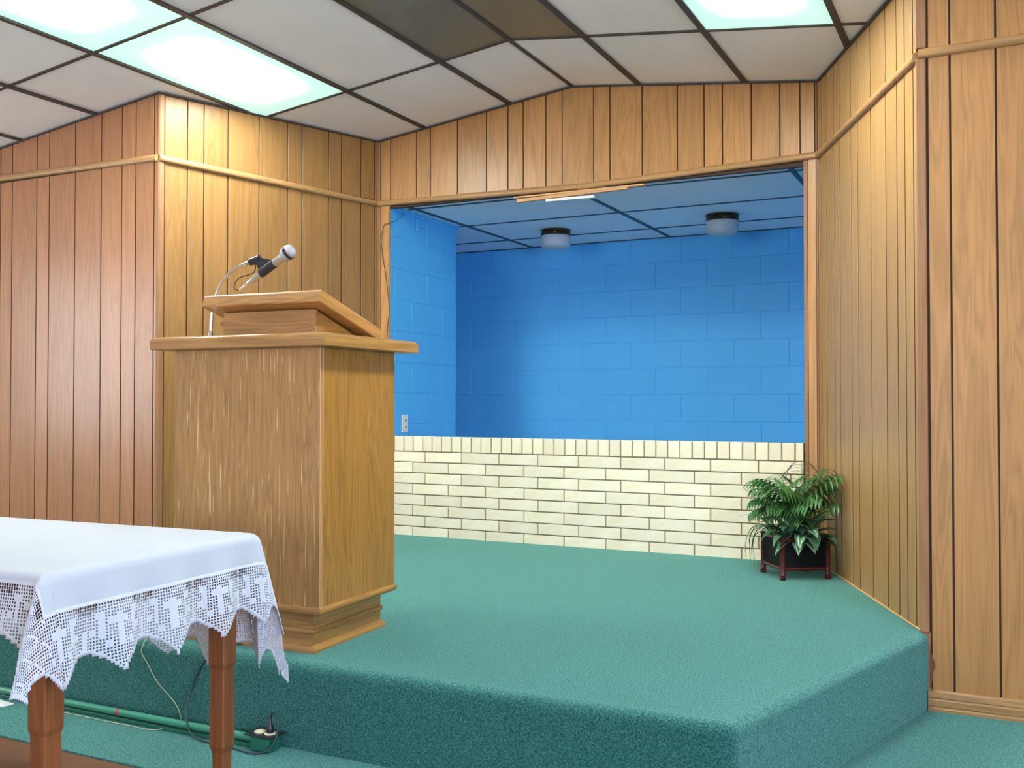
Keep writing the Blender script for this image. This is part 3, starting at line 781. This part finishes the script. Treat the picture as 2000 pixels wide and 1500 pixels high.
def lace():
    m = MB(); cache = {}
    def V(u, v):
        key = (round(u, 5), round(v, 5))
        if key not in cache: cache[key] = len(m.v); m.v.append(drape(u, v))
        return cache[key]
    u1, v0, v1 = ca_ + SOLID, -cb_ - SN, cb_ + SF
    # cells tile the whole cloth; the plain linen is left out
    nu, nv = round(2 * u1 / CELL), round((v1 - v0) / CELL); du, dv = 2 * u1 / nu, (v1 - v0) / nv
    nb = int(LACEW / CELL) + 2
    def us(i): return -u1 + du * i if 0 <= i <= nu else (-u1 + CELL * i if i < 0 else u1 + CELL * (i - nu))
    def vs(j): return v0 + dv * j if 0 <= j <= nv else (v0 + CELL * j if j < 0 else v1 + CELL * (j - nv))
    for i in range(-nb, nu + nb):
        for j in range(-nb, nv + nb):
            if 0 <= i < nu and 0 <= j < nv: continue
            a, b, c, d_ = us(i), us(i + 1), vs(j), vs(j + 1)
            k = kind((a + b) / 2, (c + d_) / 2)
            if k is None: continue
            q = [V(a, c), V(b, c), V(b, d_), V(a, d_)]
            if k == 'f': m.f.append(tuple(q)); continue
            ins = .2 if k == 'o' else .07
            x, y = (b - a) * ins, (d_ - c) * ins
            jx, jy = random.uniform(-.05, .05) * (b - a), random.uniform(-.05, .05) * (d_ - c)
            h = [V(a + x + jx, c + y + jy), V(b - x + jx, c + y + jy), V(b - x + jx, d_ - y + jy), V(a + x + jx, d_ - y + jy)]
            for n in range(4): m.f.append((q[n], q[(n + 1) % 4], h[(n + 1) % 4], h[n]))
    return m
lo = obj('lace_border', lace(), LACE, cl_t, smooth=True)
lo['label'] = 'open crochet mesh with pointed scallops'
md = lo.modifiers.new('thick', 'SOLIDIFY'); md.thickness = .0016; md.offset = 0

# ------------------------------------------------------------------ planter and its plants
pc = Vector((2.745, -.403, 0)); pang = atan2(.102, .144)
pl = thing('planter', 'black square planter box with dark red corner posts in the platform corner', 'planter', pc, pang)
ph_ = .115
for sx in (-1, 1):
    for sy in (-1, 1):
        obj('post', MB().lathe([(.012, 0), (.015, .004), (.015, .016), (.0115, .019), (.0145, .024), (.0125, .032), (.0125, .196), (.0155, .200), (.0155, .206), (.009, .209)], (sx * ph_, sy * ph_, 0), 14), RED, pl, smooth=True, sharp=40)
for a in range(4):
    R = Matrix.Rotation(a * pi / 2, 3, 'Z')
    for zz, r_ in ((.052, .009), (.192, .008)):
        obj('rail', MB().tube([R @ Vector((-ph_, -ph_, zz)), R @ Vector((ph_, -ph_, zz))], r_, 10), RED, pl, smooth=True, sharp=40)
    m = MB().box(-ph_, ph_, -ph_ - .003, -ph_ + .003, .050, .192)
    m.v = [tuple(R @ Vector(v)) for v in m.v]; obj('panel', m, BLACKPANEL, pl)
obj('soil', MB().box(-ph_ + .004, ph_ - .004, -ph_ + .004, ph_ - .004, .06, .172), SOIL, pl)

def leaf_mat(name, base, edge=None, mid=None, rough=.42):
    t = NT(name); uvn = t.new('ShaderNodeUVMap'); sp = t.new('ShaderNodeSeparateXYZ'); t.ln(uvn.outputs[0], sp.inputs[0])
    a = t.math('ABSOLUTE', t.math('SUBTRACT', t.math('MULTIPLY', sp.outputs[0], 2), 1)); n = t.noise(t.obj(), 60, 3)
    c = t.ramp(n, [(.3, mul(base, .75)), (.7, mul(base, 1.25))])
    if edge: c = t.mix(t.math('GREATER_THAN', a, .62), c, edge)
    if mid: c = t.mix(t.math('LESS_THAN', t.math('ABSOLUTE', t.math('SUBTRACT', a, .42)), .14), c, mid)
    r = t.rnd(); vm = t.new('ShaderNodeVectorMath', operation='SCALE'); t.ln(c, vm.inputs[0]); t.ln(t.math('ADD', .75, t.math('MULTIPLY', r, .5)), vm.inputs[3])
    return t.set(**{'Base Color': vm.outputs[0], 'Roughness': rough})
PALM = leaf_mat('palm_green', (.045, .15, .028))
SPIDER = leaf_mat('spider_leaf', (.05, .13, .035), edge=(.50, .58, .30))
VARI = leaf_mat('variegated_leaf', (.045, .13, .065), mid=(.36, .50, .32))
LEAFG = leaf_mat('plain_leaf', (.055, .15, .075))
def blade(path, widths, normal_up=Vector((0, 0, 1)), fold=.15, m=None):
    """a leaf along a path: 3 verts across, with uv"""
    m = m or MB(); 
    if m.uv is None: m.uv = []
    P = [Vector(p) for p in path]; o = len(m.v); n = len(P)
    for i, p in enumerate(P):
        d = (P[min(i + 1, n - 1)] - P[max(i - 1, 0)]).normalized(); s = d.cross(normal_up)
        s = s.normalized() if s.length > 1e-4 else Vector((1, 0, 0)); up = s.cross(d)
        w = widths[i] / 2
        m.v += [tuple(p - s * w + up * w * fold * 2), tuple(p), tuple(p + s * w + up * w * fold * 2)]; m.uv += [(0, i / (n - 1)), (.5, i / (n - 1)), (1, i / (n - 1))]
    for i in range(n - 1):
        for j in range(2): m.f.append((o + i * 3 + j, o + i * 3 + j + 1, o + (i + 1) * 3 + j + 1, o + (i + 1) * 3 + j))
    return m
def arch(p0, az, el0, L, droop, n=9):
    """arching path: starts at p0 rising at el0, bends down by `droop` radians over its length"""
    p = Vector(p0); out = [p.copy()]; h = Vector((cos(az), sin(az), 0))
    for i in range(n):
        e = el0 - droop * ((i + .5) / n) ** 1.2
        p = p + (h * cos(e) + Vector((0, 0, 1)) * sin(e)) * (L / n); out.append(p.copy())
    return out
random.seed(21)
zs = .172
# keep foliage clear of the walls
DRv = Vector((DR[0], DR[1])); NRv = Vector((DR[1], -DR[0]))
def clear(p, margin=.012):
    w = pc + p if True else p
    y = min(w.y, -.012 - margin); q = Vector((w.x - OW, y))
    dd = -(q.x * NRv.x + q.y * NRv.y) if False else (q.x * NRv.x + q.y * NRv.y)
    x = w.x
    if dd < .006 + margin: x += NRv.x * (.006 + margin - dd); y += NRv.y * (.006 + margin - dd)
    return Vector((x - pc.x, y - pc.y, max(w.z, .006)))
palm = thing('parlor_palm', 'feathery green palm arching over the black planter box', 'plant', pc + Vector((0, 0, zs)))
def frond(az, el, L, dr, base):
    rach = arch(base, az, el, L, dr, 12)
    m = MB(); m.uv = []
    for k in range(1, 13):
        p = rach[k]; d = (rach[min(k + 1, 12)] - rach[k - 1]).normalized(); s = d.cross(Vector((0, 0, 1))).normalized()
        if k < 3: continue
        f = (k - 2) / 10; ll = L * (.52 * (1 - abs(f - .42) * 1.0)) + .02
        for sg in (-1, 1):
            dirv = (s * sg * .8 + d * .55 + Vector((0, 0, .12))).normalized()
            pts = [p]
            for q in range(4): dirv = (dirv + Vector((0, 0, -.36))).normalized(); pts.append(pts[-1] + dirv * ll / 4)
            blade(pts, [.006, .014, .0155, .011, .001], m=m, fold=.1)
    m.v = [tuple(clear(Vector(v) + Vector((0, 0, zs))) - Vector((0, 0, zs))) for v in m.v]
    o = obj('frond', m, PALM, palm)
    st = MB().tube([Vector((base.x * .6, base.y * .6, 0))] + [clear(p + Vector((0, 0, zs))) - Vector((0, 0, zs)) for p in rach], [.0036] + [.0032 - .0022 * i / 12 for i in range(13)], 5); obj('stalk', st, LEAFG_STALK, o, smooth=True)
LEAFG_STALK = plain('palm_stalk', (.09, .16, .04), .5)
for az, el, L, dr in ((185, 78, .34, 1.9), (205, 82, .37, 1.6), (228, 74, .34, 1.8), (265, 84, .44, 1.5), (350, 82, .46, 1.3), (20, 84, .48, 1.15), (100, 86, .46, 1.1), (300, 86, .48, 1.2), (170, 84, .40, 1.5), (255, 80, .36, 1.5), (275, 68, .34, 1.6), (300, 74, .36, 1.7), (322, 72, .38, 1.6), (342, 70, .40, 1.55),
                      (12, 78, .38, 1.3), (60, 82, .40, 1.2), (120, 80, .40, 1.2), (160, 76, .42, 1.45), (240, 86, .40, 1.1), (315, 84, .42, 1.1), (195, 60, .28, 1.8), (215, 64, .28, 1.8), (290, 58, .30, 1.6), (335, 86, .44, 1.0)):
    a = radians(az); b0 = Vector((random.uniform(-.03, .03), random.uniform(.0, .05), random.uniform(.05, .11)))
    frond(a, radians(el), L * .74, dr, b0)
spid = thing('spider_plant', 'striped spider plant trailing over the left rim of the planter', 'plant', pc + Vector((-.085, -.03, zs)))
def fixl(m, org): m.v = [tuple(clear(Vector(v) + org) - org) for v in m.v]; return m
SB = Vector((-.085, -.03, zs))
for az, hz in ((192, ((0, 0), (.05, .055), (.09, .045), (.112, -.01), (.118, -.08), (.110, -.150))), (184, ((0, 0), (.06, .04), (.100, .020), (.112, -.04), (.106, -.10), (.092, -.163))),
               (202, ((0, 0), (.05, .07), (.10, .07), (.135, .03), (.150, -.04), (.146, -.10))), (176, ((0, 0), (.05, .06), (.095, .06), (.125, .02), (.135, -.05), (.128, -.12)))):
    c, s_ = cos(radians(az)), sin(radians(az)); pth = smooth_path([(c * h, s_ * h, z) for h, z in hz], 2)
    obj('leaf', fixl(blade(pth, [.008, .013, .017, .018, .018, .017, .016, .014, .011, .007, .001], fold=.25), SB), SPIDER, spid)
for az, el, L, dr in ((215, 78, .26, 1.8), (150, 70, .24, 1.7), (330, 60, .30, 1.3), (300, 66, .26, 1.6), (255, 70, .22, 1.6), (350, 52, .32, 1.2), (235, 80, .24, 1.4), (20, 70, .22, 1.4), (280, 50, .2, 1.7), (340, 68, .30, 1.5)):
    pth = arch((random.uniform(-.012, .012), random.uniform(-.012, .012), 0), radians(az), radians(el), L, dr, 10)
    obj('leaf', fixl(blade(pth, [.008, .013, .016, .017, .017, .016, .015, .013, .010, .006, .001], fold=.25), SB), SPIDER, spid)
var = thing('variegated_houseplant', 'broad pale striped leaves over the front right rim of the planter', 'plant', pc + Vector((.06, -.05, zs)))
for az, el, L, dr, W in ((318, 78, .19, 1.5, .060), (290, 82, .20, 1.4, .058), (262, 80, .18, 1.5, .055), (345, 80, .18, 1.2, .055), (15, 70, .17, 1.4, .05), (305, 60, .17, 1.8, .062), (330, 40, .13, 1.5, .060), (300, 45, .15, 1.9, .062), (268, 48, .15, 2.0, .060), (240, 40, .16, 1.8, .060), (215, 50, .17, 1.9, .055), (345, 55, .14, 1.2, .055), (10, 45, .13, 1.6, .055), (285, 72, .15, 1.5, .062), (320, 70, .16, 1.3, .064), (250, 75, .14, 1.6, .056), (200, 72, .14, 1.6, .05), (310, 25, .12, 1.5, .055), (278, 20, .12, 1.5, .052), (350, 22, .13, 1.5, .05), (228, 22, .16, 1.5, .05)):
    b0 = Vector((random.uniform(-.03, .03), random.uniform(-.03, .03), 0))
    W *= 1.2; pth = arch(b0, radians(az), radians(el), L * 1.3, dr, 10)
    ws = [.004, .004, .005, W * .55, W * .9, W, W * .96, W * .82, W * .58, W * .28, .001]
    obj('leaf', fixl(blade(pth, ws, fold=.16), Vector((.06, -.05, zs))), VARI if random.random() < .6 else LEAFG, var, smooth=True)
pep = thing('broad_leaf_houseplant', 'dark green broad leaves with upright stem at the front post of the planter', 'plant', pc + Vector((-.01, -.075, zs)))
for az, el, L, dr, W in ((180, 84, .20, 1.5, .05), (232, 84, .19, 1.7, .05), (206, 64, .19, 1.9, .05), (275, 72, .17, 1.9, .05), (250, 86, .2, 1.2, .045), (200, 70, .16, 2.0, .045), (225, 62, .16, 2.2, .045), (260, 82, .15, 1.2, .04), (170, 60, .14, 1.7, .045), (245, 55, .15, 2.3, .042), (300, 80, .16, 1.1, .045), (20, 75, .14, 1.2, .04), (215, 80, .18, 1.3, .045)):
    pth = arch((random.uniform(-.02, .02), random.uniform(-.02, .02), 0), radians(az), radians(el), L * 1.2, dr, 10)
    ws = [.004, .004, .005, W * .55, W * .9, W, W * .96, W * .82, W * .58, W * .28, .001]
    obj('leaf', fixl(blade(pth, ws, fold=.16), Vector((-.01, -.075, zs))), LEAFG, pep, smooth=True)

# ------------------------------------------------------------------ alcove ceiling lamps
for x, y, lab in ((.695, 1.33, 'frosted glass drum ceiling lamp with bronze band, left one of two in the alcove'), (1.962, 1.28, 'frosted glass drum ceiling lamp with bronze band, right one of two in the alcove')):
    t = thing('drum_ceiling_lamp', lab, 'lamp', (x, y, AZ - .003), 0, 'alcove ceiling lamps')
    obj('band', MB().lathe([(.112, 0), (.113, -.006), (.108, -.012), (.112, -.018), (.112, -.034), (.106, -.040), (.090, -.042)], n=32), BRONZE, t, smooth=True, sharp=40)
    for k in range(3):
        a = k * 2 * pi / 3 - 1.2; obj('screw', MB().lathe([(.005, 0), (.005, .006), (.003, .008)], (.112 * cos(a), .112 * sin(a), -.026), 10, (cos(a), sin(a), 0)), BRASS, t)
    obj('shade', MB().lathe([(.104, -.038), (.112, -.052), (.1135, -.075), (.112, -.105), (.104, -.122), (.085, -.132), (.04, -.137), (.0, -.138)], n=32), FROST, t, smooth=True)

# loose strips wedged under the header
tag(obj('wood_shim', MB().box(1.005, 1.837, -.016, .03, 2.098, 2.108, .001), SHIM), 'thin long raw wood strip directly under the header moulding', 'wood strip')
o = tag(obj('wood_shim', MB().box(-.355, .355, -.012, .012, -.010, .010, .0015), SHIM), 'thick orange pine strip under the header moulding', 'wood strip'); o.location = (1.383, -.006, 2.088); o.rotation_euler = (0, -.022, 0)
o = tag(obj('white_strip', MB().box(-.155, .155, -.010, .012, -.0075, .0075, .001), WHITE), 'short white strip below the orange pine strip at the header', 'strip'); o.location = (1.376, -.004, 2.065); o.rotation_euler = (0, .012, 0)

# outlet, bracket and loose cable at the alcove's left edge
ot = thing('wall_outlet', 'white outlet plate on the blue wall behind the lectern', 'outlet', (.0945, .185, .71))
obj('plate', MB().box(0, .008, -.036, .036, -.058, .058, .003), WHITE, ot)
for dz in (-.022, .022):
    obj('socket', MB().lathe([(.015, 0), (.015, .003), (.013, .004)], (.008, 0, dz), 16, (1, 0, 0)), CREAM, ot)
    k = MB().box(.0118, .013, -.008, -.004, dz - .007, dz + .007).box(.0118, .013, .004, .008, dz - .007, dz + .007); obj('slots', k, BLACK, ot)
tag(obj('painted_bracket', MB().box(.0955, .109, .325, .365, 2.02, 2.105, .002), BLUE), 'small blue painted bracket high on the left alcove wall', 'bracket')
tag(obj('loose_cable', MB().tube(smooth_path([(.249, .012, 2.112), (.225, -.012, 2.085), (.191, -.016, 2.048), (.148, -.014, 2.028), (.10, -.012, 2.018), (.06, -.010, 2.006), (.04, -.010, 1.91), (.055, -.010, 1.78), (.075, -.010, 1.68), (.094, -.010, 1.54), (.103, -.010, 1.44), (.088, -.010, 1.34), (.084, -.010, 1.15), (.086, -.010, .65)], 6), .0022, 6), WIRE_DARK, smooth=True), 'thin dark cable hanging from the header down the left alcove edge', 'cable')

# ------------------------------------------------------------------ conduit, junction box and cords along the platform
co = thing('conduit', 'green painted pipe along the foot of the platform', 'pipe', (.2, -2.835, FL))
pa, pb = Vector((-3.2, .002, .022)), Vector((1.262, -.006, .040))
obj('pipe', MB().tube([pa, pb], .0125, 14), PIPE, co, smooth=True, sharp=50)
q = pa + (pb - pa) * .855; q2 = q + (pb - pa).normalized() * .012
obj('tape_mark', MB().tube([q, q2], .0129, 14), REDTAPE, co, smooth=True, sharp=50)
obj('coupling', MB().tube([pb - (pb - pa).normalized() * .02, pb], .015, 14), PIPE, co, smooth=True, sharp=50)
obj('raceway', MB().box(.0, 1.26, -.012, .030, .006, .020, .003), BOXGREEN, co)
jb = thing('junction_box', 'green outlet box with black cover plate on the floor beside the platform', 'outlet', (1.487, -2.838, FL + .006))
obj('box', MB().box(-.040, .040, -.032, .032, 0, .052, .006), BOXGREEN, jb)
pt = obj('cover_plate', MB().box(-.058, .058, -.040, .040, .052, .0555, .001), BLACK, jb)
for sx, mt in ((-.022, CREAM), (.020, CREAM)): obj('receptacle', MB().lathe([(.0185, 0), (.0185, .003), (.017, .004), (0, .004)], (sx, 0, .0555), 22), mt, jb, smooth=True, sharp=40)
pgl = thing('power_plug', 'black power plug standing in the floor outlet box', 'plug', (1.507, -2.838, FL + .006 + .0595))
obj('plug_body', MB().lathe([(.012, 0), (.013, .004), (.0125, .018), (.0075, .026), (.0065, .046), (.0045, .050)], n=16), BLACK, pgl, smooth=True, sharp=45)
b = Vector((1.507, -2.838, FL + .065)); zf = FL + .010
obj('cord', MB().tube([Vector(p) - Vector(pgl.location) for p in smooth_path([b + Vector((0, 0, .045)), b + Vector((.012, -.002, .068)), b + Vector((.035, -.006, .064)), b + Vector((.046, -.014, .03)), b + Vector((.044, -.030, -.015)), (1.53, -2.885, zf + .012), (1.48, -2.892, zf), (1.40, -2.885, zf), (1.30, -2.878, zf), (1.22, -2.872, zf + .004), (1.178, -2.862, zf + .02), (1.146, -2.842, -.225), (1.125, -2.815, -.19), (1.132, -2.800, -.135), (1.16, -2.798, -.075), (1.19, -2.796, -.03), (1.215, -2.770, .006), (1.25, -2.70, .005), (1.285, -2.66, .005)], 6)], .0034, 7), WIRE_DARK, pgl, smooth=True)
tag(obj('thin_wire', MB().tube(smooth_path([(.87, -2.66, .004), (.875, -2.752, .007), (.885, -2.797, -.035), (.914, -2.7965, -.079), (.964, -2.7965, -.14), (1.04, -2.797, -.195), (1.073, -2.799, -.235), (1.070, -2.805, -.262), (1.02, -2.86, zf - .001), (.90, -2.868, zf - .001), (.70, -2.868, zf - .001), (.4, -2.866, zf - .001)], 6), .0022, 6), WIRE_PALE, smooth=True), 'thin pale green wire running down the platform front', 'wire')
o = tag(obj('flat_cable', MB().box(-.5, .0, -.022, .022, 0, .005, .0015), WHITE), 'white flat cable end lying on the carpet at the left edge', 'cable'); o.location = (.312, -2.90, FL + .006); o.rotation_euler = (0, 0, -.1)
